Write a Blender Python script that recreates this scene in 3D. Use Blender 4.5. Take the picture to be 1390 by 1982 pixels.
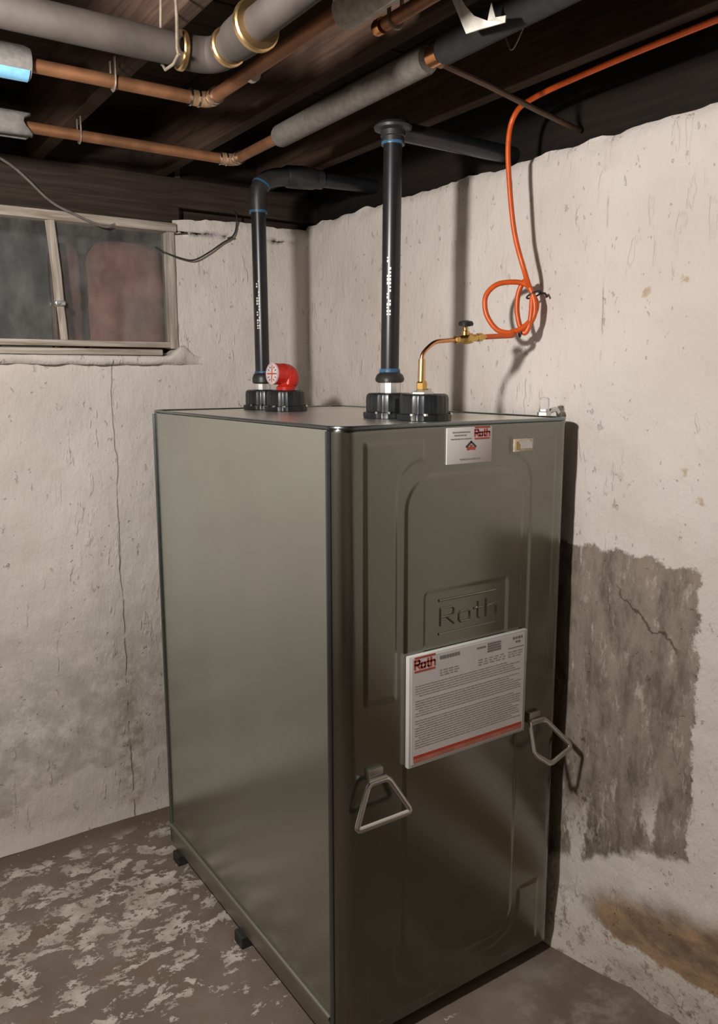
import bpy, math, random
import numpy as np
from mathutils import Vector, noise as mnoise

for o in list(bpy.data.objects):
    bpy.data.objects.remove(o)
scene = bpy.context.scene
COL = scene.collection
random.seed(4)
R_ = math.radians

# ---------------------------------------------------------------- camera, world, light, exposure
cam_d = bpy.data.cameras.new('camera')
cam = bpy.data.objects.new('camera', cam_d)
COL.objects.link(cam)
YAW, PITCH, ROLL = 0.5932, -0.1658, -0.0021
cam.location = (-0.8972, -1.410, 1.6157)
fw = Vector((math.sin(YAW) * math.cos(PITCH), math.cos(YAW) * math.cos(PITCH), math.sin(PITCH)))
rt = Vector((math.cos(YAW), -math.sin(YAW), 0))
up = rt.cross(fw)
rt, up = rt * math.cos(ROLL) + up * math.sin(ROLL), up * math.cos(ROLL) - rt * math.sin(ROLL)
from mathutils import Matrix
cam.rotation_euler = Matrix((rt, up, -fw)).transposed().to_euler()
cam_d.sensor_fit = 'VERTICAL'
cam_d.sensor_height = 36.0
cam_d.lens = 36.0 * 1563.1 / 1982.0
cam_d.clip_start = 0.02
scene.camera = cam

world = bpy.data.worlds.new('world')
scene.world = world
world.use_nodes = True
world.node_tree.nodes['Background'].inputs[0].default_value = (0.5, 0.55, 0.6, 1)
world.node_tree.nodes['Background'].inputs[1].default_value = 0.05

lamp_d = bpy.data.lights.new('basement_lamp', 'POINT')
lamp_d.energy = 120
lamp_d.color = (1.0, 0.945, 0.895)
lamp_d.shadow_soft_size = 0.055
lamp = bpy.data.objects.new('basement_lamp', lamp_d)
lamp.location = (-0.98, -0.33, 2.07)
COL.objects.link(lamp)

scene.view_settings.view_transform = 'Standard'
scene.view_settings.look = 'None'
scene.view_settings.gamma = 1
scene.view_settings.use_curve_mapping = False
scene.view_settings.exposure = 0.0
scene.cycles.max_bounces = 6
scene.cycles.diffuse_bounces = 4
scene.cycles.glossy_bounces = 4

# ---------------------------------------------------------------- node helper
class Mat:
    def __init__(s, name, rough=0.6, metal=0.0, color=(.5, .5, .5)):
        s.m = bpy.data.materials.new(name)
        s.m.use_nodes = True
        s.nt = s.m.node_tree
        s.b = s.nt.nodes['Principled BSDF']
        s.b.inputs['Roughness'].default_value = rough
        s.b.inputs['Metallic'].default_value = metal
        s.b.inputs['Base Color'].default_value = (*color, 1)
        s._pos = None
    def n(s, t):
        return s.nt.nodes.new(t)
    def put(s, sock, v):
        if hasattr(v, 'is_output'):
            s.nt.links.new(v, sock)
        elif isinstance(v, (tuple, list)) and len(v) == 3 and sock.type == 'RGBA':
            sock.default_value = (*v, 1)
        else:
            sock.default_value = v
    def set(s, k, v):
        s.put(s.b.inputs[k], v)
    def pos(s, obj=False):
        g = s.n('ShaderNodeTexCoord')
        return g.outputs['Object']
    def map(s, scale=(1, 1, 1), loc=(0, 0, 0), vec=None):
        k = s.n('ShaderNodeMapping')
        k.inputs['Scale'].default_value = scale
        k.inputs['Location'].default_value = loc
        s.put(k.inputs['Vector'], vec or s.pos())
        return k.outputs[0]
    def noise(s, scale, detail=4, rough=.55, vec=None, dist=0.0, color=False):
        k = s.n('ShaderNodeTexNoise')
        k.inputs['Scale'].default_value = scale
        k.inputs['Detail'].default_value = detail
        k.inputs['Roughness'].default_value = rough
        k.inputs['Distortion'].default_value = dist
        s.put(k.inputs['Vector'], vec or s.pos())
        return k.outputs['Color' if color else 'Fac']
    def voro(s, scale, vec=None, feature='F1'):
        k = s.n('ShaderNodeTexVoronoi')
        k.feature = feature
        k.inputs['Scale'].default_value = scale
        s.put(k.inputs['Vector'], vec or s.pos())
        return k.outputs['Distance']
    def math(s, op, a, b=0.0, clamp=False):
        k = s.n('ShaderNodeMath')
        k.operation = op
        k.use_clamp = clamp
        s.put(k.inputs[0], a)
        s.put(k.inputs[1], b)
        return k.outputs[0]
    def step(s, v, lo, hi):
        k = s.n('ShaderNodeMapRange')
        k.interpolation_type = 'SMOOTHSTEP'
        k.inputs['From Min'].default_value = lo
        k.inputs['From Max'].default_value = hi
        s.put(k.inputs['Value'], v)
        return k.outputs[0]
    def mix(s, f, a, b):
        k = s.n('ShaderNodeMix')
        k.data_type = 'RGBA'
        s.put(k.inputs[0], f)
        s.put(k.inputs[6], a)
        s.put(k.inputs[7], b)
        return k.outputs[2]
    def sep(s, vec=None):
        k = s.n('ShaderNodeSeparateXYZ')
        s.put(k.inputs[0], vec or s.pos())
        return k.outputs
    def bump(s, h, strength=.5, dist=.01):
        k = s.n('ShaderNodeBump')
        k.inputs['Strength'].default_value = strength
        k.inputs['Distance'].default_value = dist
        s.put(k.inputs['Height'], h)
        s.nt.links.new(k.outputs[0], s.b.inputs['Normal'])

def simple(name, color, rough=.5, metal=0., var=.15, scale=30, bump=0.0, spec=None):
    M = Mat(name, rough, metal, color)
    f = M.noise(scale, 4, .6)
    dark = tuple(c * (1 - var) for c in color)
    lite = tuple(min(1, c * (1 + var)) for c in color)
    M.set('Base Color', M.mix(M.step(f, .3, .7), dark, lite))
    if bump:
        M.bump(f, bump, .004)
    if spec is not None:
        M.b.inputs['Specular IOR Level'].default_value = spec
    return M.m

# ---- surfaces
def wall_paint(name, side):
    M = Mat(name, .85)
    M.b.inputs['Specular IOR Level'].default_value = .2
    P = M.pos()
    X, Y, Z = M.sep(P)
    big = M.noise(1.6, 3, .5)
    mid = M.noise(7, 5, .6)
    fine = M.noise(38, 4, .6, M.map((1, 1, .45)))
    tiny = M.noise(120, 2, .5)
    col = M.mix(M.step(big, .35, .65), (.565, .51, .465), (.65, .60, .555))
    col = M.mix(M.math('MULTIPLY', M.step(mid, .52, .74), .35), col, (.50, .43, .36))
    # worn specks and chips
    chips = M.step(M.noise(26, 5, .7, M.map((1, 1, .6), (3, 1, 2))), .655, .70)
    col = M.mix(M.math('MULTIPLY', chips, .38), col, (.27, .22, .17))
    height = M.math('ADD', M.math('MULTIPLY', fine, .6), M.math('MULTIPLY', mid, .9))
    height = M.math('ADD', height, M.math('MULTIPLY', tiny, .15))
    height = M.math('SUBTRACT', height, M.math('MULTIPLY', chips, .35))
    dash = M.step(M.noise(30, 3, .55, M.map((1, 1, .28), (6, 3, 1))), .60, .68)
    dash = M.math('MULTIPLY', dash, M.step(M.noise(3.5, 3, .5, M.map((1, 1, 1), (2, 6, 4))), .42, .60))
    height = M.math('ADD', height, M.math('MULTIPLY', dash, .45))
    pits = M.step(M.noise(48, 2, .5, M.map((1, 1, .7), (8, 3, 5))), .70, .74)
    height = M.math('SUBTRACT', height, M.math('MULTIPLY', pits, .5))
    col = M.mix(M.math('MULTIPLY', pits, .28), col, (.22, .18, .14))
    if side == 'left':
        # grubby band along the lower wall, ragged lower limit above a cleaner strip of paint
        zw = M.math('ADD', Z, M.math('MULTIPLY', M.math('SUBTRACT', mid, .5), .22))
        zw = M.math('ADD', zw, M.math('MULTIPLY', X, -.16))
        band = M.math('MULTIPLY', M.step(zw, 1.05, .45), M.step(zw, .235, .262))
        band = M.math('MULTIPLY', band, M.step(M.noise(11, 6, .7), .28, .62))
        col = M.mix(M.math('MULTIPLY', band, .62), col, (.27, .235, .20))
        # form-board seam with dirt washed out of its lower half
        wob = M.math('MULTIPLY', M.math('SUBTRACT', M.noise(5, 3, .6), .5), .035)
        d = M.math('ABSOLUTE', M.math('ADD', M.math('ADD', X, .032), wob))
        line = M.math('MULTIPLY', M.step(d, .0034, .001), M.step(M.noise(9, 3, .6, M.map((.2, .2, 1))), .36, .50))
        line = M.math('MULTIPLY', line, M.step(Z, 1.68, 1.66))
        col = M.mix(M.math('MULTIPLY', line, M.math('SUBTRACT', .78, M.math('MULTIPLY', M.step(Z, .3, 1.5), .42))), col, (.20, .16, .125))
        smear = M.math('MULTIPLY', M.step(d, .075, .0), M.step(Z, .75, .25))
        smear = M.math('MULTIPLY', smear, M.step(M.noise(22, 5, .7), .42, .62))
        smear = M.math('MULTIPLY', smear, M.step(Z, .0, .08))
        col = M.mix(M.math('MULTIPLY', smear, .6), col, (.24, .18, .13))
        height = M.math('SUBTRACT', height, M.math('MULTIPLY', line, .8))
        rust = M.math('MULTIPLY', M.step(M.noise(13, 3, .6, M.map((1, 1, 3), (7, 2, 4))), .70, .76), .6)
        col = M.mix(rust, col, (.45, .30, .17))
    else:
        wy = M.math('ADD', Y, M.math('MULTIPLY', M.math('SUBTRACT', M.noise(18, 7, .72), .5), .085))
        wz = M.math('ADD', Z, M.math('MULTIPLY', M.math('SUBTRACT', M.noise(10, 5, .65, M.map((1, 1, 1), (5, 5, 5))), .5), .11))
        right = M.math('ADD', wy, M.math('MULTIPLY', M.math('SUBTRACT', 1.18, Z), .015))
        m1 = M.step(right, -.368, -.358)
        m2 = M.step(wz, 1.184, 1.174)
        low = M.math('ADD', wz, M.math('MULTIPLY', wy, .55))
        m3 = M.step(low, .262, .29)
        patch = M.math('MULTIPLY', M.math('MULTIPLY', m1, m2), m3)
        smr = M.math('MULTIPLY', M.step(M.noise(13, 6, .7, M.map((1, 1, .5), (3, 9, 1))), .50, .60), M.step(low, .52, .30))
        patch = M.math('MULTIPLY', patch, M.math('SUBTRACT', 1.0, smr))
        pv = M.noise(16, 6, .7, M.map((1, 1, .4), (1, 2, 3)))
        pcol = M.mix(M.step(pv, .30, .62), (.125, .10, .080), (.265, .22, .177))
        pcol = M.mix(M.step(M.noise(30, 6, .75, M.map((1, 1.0, .35), (9, 2, 3))), .54, .68), pcol, (.40, .345, .29))
        pcol = M.mix(M.step(M.noise(9, 4, .6, M.map((1, 1, 1), (2, 8, 3))), .66, .72), pcol, (.075, .058, .046))
        # diagonal crack across the bare patch
        cr = M.math('ABSOLUTE', M.math('ADD', M.math('ADD', Z, M.math('MULTIPLY', Y, -.75)), M.math('MULTIPLY', M.math('SUBTRACT', M.noise(12, 4, .6), .5), .16)))
        cr = M.math('ABSOLUTE', M.math('SUBTRACT', cr, 1.19))
        crm = M.math('MULTIPLY', M.step(cr, .009, .002), M.step(Y, -.12, -.15))
        crm = M.math('MULTIPLY', crm, M.step(Y, -.33, -.30))
        pcol = M.mix(M.math('MULTIPLY', crm, .7), pcol, (.04, .03, .024))
        col = M.mix(patch, col, pcol)
        # brown water stain near the foot of the wall
        # (lower limit runs ragged above a strip of thick pale paint; upper limit fades out)
        dry = M.math('ADD', M.math('MULTIPLY', M.math('SUBTRACT', M.noise(9, 6, .7), .5), .12), Z)
        sz = dry
        uz = M.math('ADD', M.math('ADD', Z, M.math('MULTIPLY', Y, .36)), M.math('MULTIPLY', M.math('SUBTRACT', mid, .5), .12))
        st = M.math('MULTIPLY', M.step(wy, -.05, -.14), M.math('MULTIPLY', M.step(sz, .142, .154), M.step(uz, .23, .13)))
        sv = M.mix(M.step(M.noise(8, 4, .6, M.map((1, 1, 2.2))), .38, .66), (.34, .21, .105), (.13, .07, .03))
        core = M.math('ABSOLUTE', M.math('SUBTRACT', dry, .228))
        core = M.math('MULTIPLY', M.step(core, .035, .0), M.step(Y, -.19, -.27))
        sv = M.mix(M.math('MULTIPLY', core, .6), sv, (.075, .045, .025))
        col = M.mix(M.math('MULTIPLY', st, .9), col, sv)
        # pale thick paint at the foot
        ft = M.math('MULTIPLY', M.step(sz, .16, .13), .85)
        col = M.mix(ft, col, (.60, .54, .47))
        gr = M.math('MULTIPLY', M.step(M.noise(30, 6, .75), .52, .62), M.step(sz, .30, .10))
        col = M.mix(M.math('MULTIPLY', gr, .75), col, (.25, .19, .135))
        # joint line and a rusty nail spot
        wob = M.math('MULTIPLY', M.math('SUBTRACT', M.noise(6, 2, .6), .5), .012)
        d = M.math('ABSOLUTE', M.math('ADD', M.math('ADD', Y, .045), wob))
        ln = M.math('MULTIPLY', M.step(d, .004, .001), M.step(M.noise(7, 3, .6, M.map((.2, .2, 1))), .46, .55))
        ln = M.math('MULTIPLY', ln, M.step(Z, 1.6, 1.7))
        col = M.mix(M.math('MULTIPLY', ln, .5), col, (.25, .21, .17))
        for (ny, nz, r) in ((-.17, 1.806, .016), (-.28, 1.83, .012), (-.30, 1.40, .014), (-.345, 1.335, .012)):
            dy = M.math('POWER', M.math('SUBTRACT', wy, ny), 2)
            dz = M.math('POWER', M.math('SUBTRACT', wz, nz), 2)
            dd = M.math('SQRT', M.math('ADD', dy, dz))
            col = M.mix(M.math('MULTIPLY', M.step(dd, r, r * .35), .6), col, (.36, .25, .12))
        height = M.math('SUBTRACT', height, M.math('MULTIPLY', patch, .45))
        height = M.math('ADD', height, M.math('MULTIPLY', M.math('MULTIPLY', patch, pv), .6))
    M.set('Base Color', col)
    M.bump(height, .62, .012)
    return M.m

def floor_mat():
    M = Mat('floor_concrete', .8)
    M.b.inputs['Specular IOR Level'].default_value = .25
    X, Y, Z = M.sep()
    a = M.noise(3.2, 4, .6)
    col = M.mix(M.step(a, .35, .65), (.145, .113, .092), (.195, .158, .130))
    dirt = M.step(M.noise(6, 5, .65, M.map((1, 1, 1), (4, 4, 0))), .48, .68)
    col = M.mix(M.math('MULTIPLY', dirt, .6), col, (.16, .11, .07))
    # flaking pale paint islands, densest on the open floor beside the tank
    v = M.map((1, 1.5, 1), (.0, .0, 0))
    f1 = M.noise(9.5, 8, .70, v, dist=.25)
    cx = M.math('DIVIDE', M.math('ADD', X, .30), .52)
    cy = M.math('DIVIDE', M.math('SUBTRACT', Y, .92), .48)
    rr = M.math('SQRT', M.math('ADD', M.math('POWER', cx, 2), M.math('POWER', cy, 2)))
    cx2 = M.math('DIVIDE', M.math('SUBTRACT', X, .58), .22)
    cy2 = M.math('DIVIDE', M.math('ADD', Y, .30), .26)
    r2 = M.math('SQRT', M.math('ADD', M.math('POWER', cx2, 2), M.math('POWER', cy2, 2)))
    r2 = M.math('ADD', .75, M.math('MULTIPLY', r2, .9))
    mot = M.math('MULTIPLY', M.step(M.noise(11, 7, .7, M.map((1, 1, 1), (7, 1, 2))), .44, .66), M.step(r2, 2.2, 1.2))
    col = M.mix(M.math('MULTIPLY', mot, .7), col, (.31, .27, .23))
    thr = M.math('ADD', .462, M.math('MULTIPLY', rr, .075))
    fl = M.step(M.math('SUBTRACT', f1, thr), .0, .014)
    fl = M.math('MULTIPLY', fl, M.step(Y, 1.33, 1.24))
    holes = M.step(M.noise(30, 5, .72), .555, .585)
    fl = M.math('MULTIPLY', fl, M.math('SUBTRACT', 1.0, holes))
    fcol = M.mix(M.step(M.noise(14, 4, .6), .35, .7), (.34, .295, .25), (.53, .48, .425))
    col = M.mix(fl, col, fcol)
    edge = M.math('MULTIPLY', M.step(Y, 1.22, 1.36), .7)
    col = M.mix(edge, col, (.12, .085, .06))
    specks = M.math('MULTIPLY', M.step(M.noise(70, 3, .6), .68, .72), M.step(Y, 1.1, 1.3))
    col = M.mix(specks, col, (.5, .45, .38))
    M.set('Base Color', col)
    h = M.math('ADD', M.math('MULTIPLY', fl, .5), M.math('MULTIPLY', M.noise(60, 4, .6), .35))
    M.bump(h, .5, .004)
    return M.m

def wood_mat(name, c1, c2, axis, rough=.75):
    M = Mat(name, rough)
    M.b.inputs['Specular IOR Level'].default_value = .2
    sc = {'x': (1.2, 22, 22), 'y': (22, 1.2, 22), 'z': (22, 22, 1.2)}[axis]
    g = M.noise(3, 5, .6, M.map(sc), dist=.6)
    col = M.mix(M.step(g, .3, .7), c1, c2)
    col = M.mix(M.math('MULTIPLY', M.step(M.noise(2.2, 3, .5), .4, .7), .5), col, tuple(c * .45 for c in c1))
    M.set('Base Color', col)
    M.bump(g, .3, .004)
    return M.m

def steel_mat(name, color, rough, streak=(2, 2, 2), wave=0.0):
    M = Mat(name, rough, 1.0, color)
    f = M.noise(5, 4, .6, M.map(streak))
    sp = M.noise(55, 3, .6)
    c = M.mix(M.step(f, .3, .7), tuple(k * .96 for k in color), tuple(min(1, k * 1.03) for k in color))
    M.set('Base Color', c)
    M.set('Roughness', M.math('ADD', rough - .05, M.math('MULTIPLY', sp, .1)))
    if wave:
        M.bump(M.noise(2.1, 1, .4), wave, .01)
    return M.m

WALL_L = wall_paint('whitewashed_wall_a', 'left')
WALL_R = wall_paint('whitewashed_wall_b', 'right')
WALL_D = simple('plain_concrete', (.52, .48, .44), .9, var=.2, scale=6)
FLOOR = floor_mat()
JOIST = wood_mat('old_joist_wood', (.036, .0225, .0165), (.075, .043, .029), 'y')
PLANK = wood_mat('old_subfloor_wood', (.030, .021, .017), (.058, .041, .032), 'x')
RIM = wood_mat('dimmed_rim_wood', (.010, .0075, .006), (.018, .013, .0105), 'y')  # darkened copy for the lamp-lit right rim; its dimness is painted in
FRAMEW = wood_mat('weathered_frame_paint', (.26, .21, .16), (.56, .51, .45), 'x')
FRAMEV = wood_mat('weathered_frame_paint_upright', (.26, .21, .16), (.56, .51, .45), 'z')
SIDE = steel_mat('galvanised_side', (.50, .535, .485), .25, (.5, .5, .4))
FRONT = steel_mat('galvanised_front_darkened', (.218, .221, .191), .22, (.5, .5, .4))  # same steel as the sides; dim reflections darkened into the base colour
SEAM = steel_mat('seam_steel', (.22, .25, .26), .28, (3, 3, .5))
RAIL = steel_mat('rail_steel', (.40, .385, .34), .42, (1, 1, 1))
CHROME = steel_mat('bright_steel', (.62, .62, .60), .22)
ZINC = simple('zinc_steel', (.70, .70, .68), .32, .75, .06, 30)
BRASS = steel_mat('brass', (.62, .40, .13), .26)
COPPER = steel_mat('bright_copper', (.70, .33, .15), .26)
OLDCOP = simple('aged_copper', (.27, .125, .06), .5, .55, .25, 14)
SOLDER = simple('soldered_fitting', (.33, .20, .115), .5, .5, .35, 25)
BAND = steel_mat('brass_band', (.72, .50, .24), .34)
DRAIN = simple('dull_drain_pipe', (.042, .033, .028), .7, .1, .25, 10)
BLACKP = simple('black_pipe_plastic', (.011, .0115, .0125), .33, 0, .2, 30)
CAPM = simple('black_cap_plastic', (.010, .012, .013), .30, 0, .2, 40)
GREYP = simple('charcoal_fitting_plastic', (.022, .021, .0205), .42, 0, .2, 30)
BLUE = simple('blue_pipe_cement', (.035, .095, .17), .4, 0, .3, 60)
FOAM = simple('grey_foam', (.13, .115, .10), .9, 0, .15, 60, .3)
FOAML = simple('pale_foam', (.17, .16, .15), .9, 0, .2, 50, .3)
FOAMB = simple('black_foam', (.013, .0125, .012), .9, 0, .2, 50, .3)
SKYB = simple('sky_blue_tape', (.16, .38, .58), .5, 0, .1, 40)
PAPERW = simple('torn_white_facing', (.62, .58, .52), .75, 0, .2, 25, .4)
ORANGE = simple('orange_hose_jacket', (.58, .085, .008), .38, 0, .12, 40)
RED = simple('red_gauge_plastic', (.46, .020, .012), .28, 0, .1, 30)
WHITE = simple('white_print', (.72, .70, .66), .6, 0, .05, 40)
LABEL = simple('label_paper', (.62, .59, .585), .45, 0, .04, 8)
SLEEVE = simple('clear_document_sleeve', (.52, .52, .50), .28, 0, .06, 8)
REDINK = simple('red_ink', (.46, .055, .03), .5, 0, .15, 50)
BLACKINK = simple('black_ink', (.03, .028, .027), .6, 0, .2, 50)
GREYINK = simple('grey_ink', (.30, .28, .275), .6, 0, .2, 50)
TAN = simple('tan_label', (.58, .50, .38), .5, 0, .25, 70)
BLKTIE = simple('black_tie', (.012, .012, .012), .5, 0, .2, 40)
FOOTM = simple('foot_plastic', (.022, .026, .024), .5, 0, .2, 40)
CABLEM = simple('grey_cable_jacket', (.16, .14, .125), .6, 0, .2, 40)
WIREM = simple('dark_wire', (.03, .027, .024), .5, 0, .2, 40)
RODM = simple('hanger_wire', (.27, .22, .17), .45, .6, .2, 60)
PINK = simple('pink_insulation', (.34, .155, .125), .95, 0, .35, 9, .8)
PINKD = simple('dusty_pink_insulation', (.20, .10, .085), .95, 0, .35, 9, .8)
WELL = simple('window_well_lining', (.11, .11, .115), .9, 0, .4, 7, .4)

def glass_mat():
    M = Mat('dusty_glass')
    nt = M.nt
    out = nt.nodes['Material Output']
    tr = M.n('ShaderNodeBsdfTransparent')
    tr.inputs[0].default_value = (.88, .90, .90, 1)
    gl = M.n('ShaderNodeBsdfGlossy')
    gl.inputs['Roughness'].default_value = .08
    df = M.n('ShaderNodeBsdfDiffuse')
    df.inputs[0].default_value = (.42, .40, .38, 1)
    fr = M.n('ShaderNodeFresnel')
    fr.inputs[0].default_value = 1.45
    mx1 = M.n('ShaderNodeMixShader')
    nt.links.new(fr.outputs[0], mx1.inputs[0])
    nt.links.new(tr.outputs[0], mx1.inputs[1])
    nt.links.new(gl.outputs[0], mx1.inputs[2])
    mx2 = M.n('ShaderNodeMixShader')
    dust = M.step(M.noise(9, 5, .65, M.map((1, 1, .5))), .35, .8)
    nt.links.new(M.math('ADD', .05, M.math('MULTIPLY', dust, .16)), mx2.inputs[0])
    nt.links.new(mx1.outputs[0], mx2.inputs[1])
    nt.links.new(df.outputs[0], mx2.inputs[2])
    nt.links.new(mx2.outputs[0], out.inputs[0])
    return M.m
GLASS = glass_mat()

def clear_mat():
    M = Mat('clear_plastic', .08, 0, (.92, .92, .92))
    M.b.inputs['Transmission Weight'].default_value = .85
    M.b.inputs['IOR'].default_value = 1.3
    return M.m
CLEAR = clear_mat()

def dial_mat():
    M = Mat('gauge_dial', .3, 0, (.6, .56, .56))
    return M.m
DIAL = dial_mat()

# ---------------------------------------------------------------- mesh helpers
def link(name, me, mat, parent=None, smooth=True, auto=None):
    o = bpy.data.objects.new(name, me)
    COL.objects.link(o)
    if mat is not None and not me.materials:
        me.materials.append(mat)
    if parent is not None:
        o.parent = parent
    if smooth:
        me.polygons.foreach_set('use_smooth', [True] * len(me.polygons))
        if auto is not None:
            me.set_sharp_from_angle(angle=R_(auto))
    me.update()
    return o

def from_vf(name, v, f, mat, parent=None, smooth=True, auto=35):
    me = bpy.data.meshes.new(name)
    me.from_pydata([tuple(p) for p in v], [], f)
    me.validate()
    return link(name, me, mat, parent, smooth, auto)

class MB:
    def __init__(s):
        s.v = []
        s.f = []
    def add(s, v, f):
        k = len(s.v)
        s.v += [tuple(p) for p in v]
        s.f += [tuple(i + k for i in q) for q in f]
        return s
    def build(s, name, mat, parent=None, smooth=True, auto=35):
        return from_vf(name, s.v, s.f, mat, parent, smooth, auto)
    def box(s, x0, x1, y0, y1, z0, z1, bev=0.0):
        if bev <= 0:
            v = [(x, y, z) for z in (z0, z1) for y in (y0, y1) for x in (x0, x1)]
            return s.add(v, [(0, 2, 3, 1), (4, 5, 7, 6), (0, 1, 5, 4), (2, 6, 7, 3), (0, 4, 6, 2), (1, 3, 7, 5)])
        import bmesh
        bm = bmesh.new()
        bmesh.ops.create_cube(bm, size=1)
        for q in bm.verts:
            q.co = ((x0 + x1) / 2 + q.co.x * (x1 - x0), (y0 + y1) / 2 + q.co.y * (y1 - y0), (z0 + z1) / 2 + q.co.z * (z1 - z0))
        bmesh.ops.bevel(bm, geom=list(bm.edges), offset=bev, segments=2, profile=.5, affect='EDGES')
        bm.verts.index_update()
        s.add([q.co[:] for q in bm.verts], [[q.index for q in f.verts] for f in bm.faces])
        bm.free()
        return s
    def tube(s, pts, r, segs=14, closed=False, cap=True, flat=1.0, up=None):
        pts = [Vector(p) for p in pts]
        n = len(pts)
        rad = r if isinstance(r, (list, tuple)) else [r] * n
        tang = []
        for i in range(n):
            if closed:
                t = pts[(i + 1) % n] - pts[i - 1]
            else:
                t = pts[min(i + 1, n - 1)] - pts[max(i - 1, 0)]
            tang.append(t.normalized() if t.length > 1e-9 else (tang[-1] if tang else Vector((0, 0, 1))))
        a = Vector(up) if up else (Vector((0, 0, 1)) if abs(tang[0].z) < .9 else Vector((1, 0, 0)))
        nrm = (a - tang[0] * a.dot(tang[0])).normalized()
        v = []
        for i in range(n):
            if up:
                nn = a - tang[i] * a.dot(tang[i])
                if nn.length > 1e-4:
                    nrm = nn.normalized()
            else:
                nrm = (nrm - tang[i] * nrm.dot(tang[i])).normalized()
            bn = tang[i].cross(nrm)
            for k in range(segs):
                th = 2 * math.pi * k / segs
                v.append(pts[i] + nrm * math.cos(th) * rad[i] + bn * math.sin(th) * rad[i] * flat)
        f = []
        m = n if closed else n - 1
        for i in range(m):
            for k in range(segs):
                a0 = i * segs + k
                a1 = i * segs + (k + 1) % segs
                b0 = ((i + 1) % n) * segs + k
                b1 = ((i + 1) % n) * segs + (k + 1) % segs
                f.append((a0, a1, b1, b0))
        if cap and not closed:
            f.append(tuple(range(segs - 1, -1, -1)))
            f.append(tuple((n - 1) * segs + k for k in range(segs)))
        return s.add(v, f)
    def lathe(s, prof, base=(0, 0, 0), axis=(0, 0, 1), segs=32, rib=0, ribd=0.0):
        ax = Vector(axis).normalized()
        a = Vector((0, 0, 1)) if abs(ax.z) < .9 else Vector((1, 0, 0))
        e1 = (a - ax * a.dot(ax)).normalized()
        e2 = ax.cross(e1)
        b = Vector(base)
        v = []
        for (r, h) in prof:
            for k in range(segs):
                th = 2 * math.pi * k / segs
                rr = r - (ribd if (rib and k % rib == 0) else 0) * (1 if r > .03 else 0)
                v.append(b + ax * h + e1 * math.cos(th) * rr + e2 * math.sin(th) * rr)
        f = []
        for i in range(len(prof) - 1):
            for k in range(segs):
                f.append((i * segs + k, i * segs + (k + 1) % segs, (i + 1) * segs + (k + 1) % segs, (i + 1) * segs + k))
        f.append(tuple(range(segs - 1, -1, -1)))
        f.append(tuple((len(prof) - 1) * segs + k for k in range(segs)))
        return s.add(v, f)

def spline(pts, n=8):
    P = [Vector(p) for p in pts]
    P = [P[0] * 2 - P[1]] + P + [P[-1] * 2 - P[-2]]
    out = []
    for i in range(1, len(P) - 2):
        a, b, c, d = P[i - 1], P[i], P[i + 1], P[i + 2]
        for k in range(n):
            t = k / n
            out.append(.5 * ((2 * b) + (c - a) * t + (2 * a - 5 * b + 4 * c - d) * t * t + (3 * b - a - 3 * c + d) * t ** 3))
    out.append(P[-2])
    return out

def thing(name, label, cat, loc=(0, 0, 0), group=None):
    o = bpy.data.objects.new(name, None)
    COL.objects.link(o)
    o.empty_display_size = .05
    tag(o, label, cat, group)
    return o

def tag(o, label=None, cat=None, group=None, kind=None):
    if label: o['label'] = label
    if cat: o['category'] = cat
    if group: o['group'] = group
    if kind: o['kind'] = kind
    return o

def struct(o, label):
    o['kind'] = 'structure'
    o['label'] = label
    return o

def nz(x, y, z, s, seed=0.0):
    return mnoise.fractal(Vector((x * s + seed, y * s + seed * .7, z * s - seed)), .8, 2.0, 4)

def steps(*segs):
    out = []
    for a, b, d in segs:
        k = max(1, round((b - a) / d))
        out += [a + (b - a) * i / k for i in range(k)]
    out.append(segs[-1][1])
    return out

def surface(name, us, vs, fn, mat, skip=None):
    v = [fn(u, w) for w in vs for u in us]
    n = len(us)
    f = []
    for j in range(len(vs) - 1):
        for i in range(n - 1):
            if skip and skip((us[i] + us[i + 1]) / 2, (vs[j] + vs[j + 1]) / 2):
                continue
            f.append((j * n + i, j * n + i + 1, (j + 1) * n + i + 1, (j + 1) * n + i))
    me = bpy.data.meshes.new(name)
    me.from_pydata(v, [], f)
    return link(name, me, mat, None, True, None)

# ---------------------------------------------------------------- the room
WX, WY, TOP = 0.752, 1.3824, 2.19

def floor_fn(x, y):
    return (x, y, .0 - abs(nz(x, y, 0, 2.5)) * .004 if -.9 < x < .8 else 0)
fl = surface('floor', steps((-4, -1, .5), (-1, .95, .03)), steps((-4.6, -1, .4), (-1, 1.6, .03)), floor_fn, FLOOR)
struct(fl, 'brown-grey concrete basement floor with flaking pale paint')

def wl_fn(x, z):
    y = WY + nz(x, 0, z, 3.0, 3) * .006 + nz(x, 0, z, 14, 8) * .0022
    if z > 2.12 and x > .2:
        z = z - .018 + nz(x, 0, 0, 9, 5) * .014 - max(0, .34 - x) * .12
    if z > 2.17:
        y += .012
    if z < .06:
        y -= (.06 - z) * .25
    return (x, y, z)
OX0, OX1, OZ0, OZ1 = -.66, .206, 1.69, 2.14
wl = surface('wall_back', steps((-4, -.9, .5), (-.9, OX0, .03), (OX0, OX1, .0205), (OX1, .80, .018)),
             steps((0, OZ0, .02), (OZ0, OZ1, .0205), (OZ1, TOP, .0167)), wl_fn, WALL_L,
             skip=lambda x, z: OX0 < x < OX1 and z > OZ0)
struct(wl, 'whitewashed concrete wall with the basement window and a vertical seam')

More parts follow.
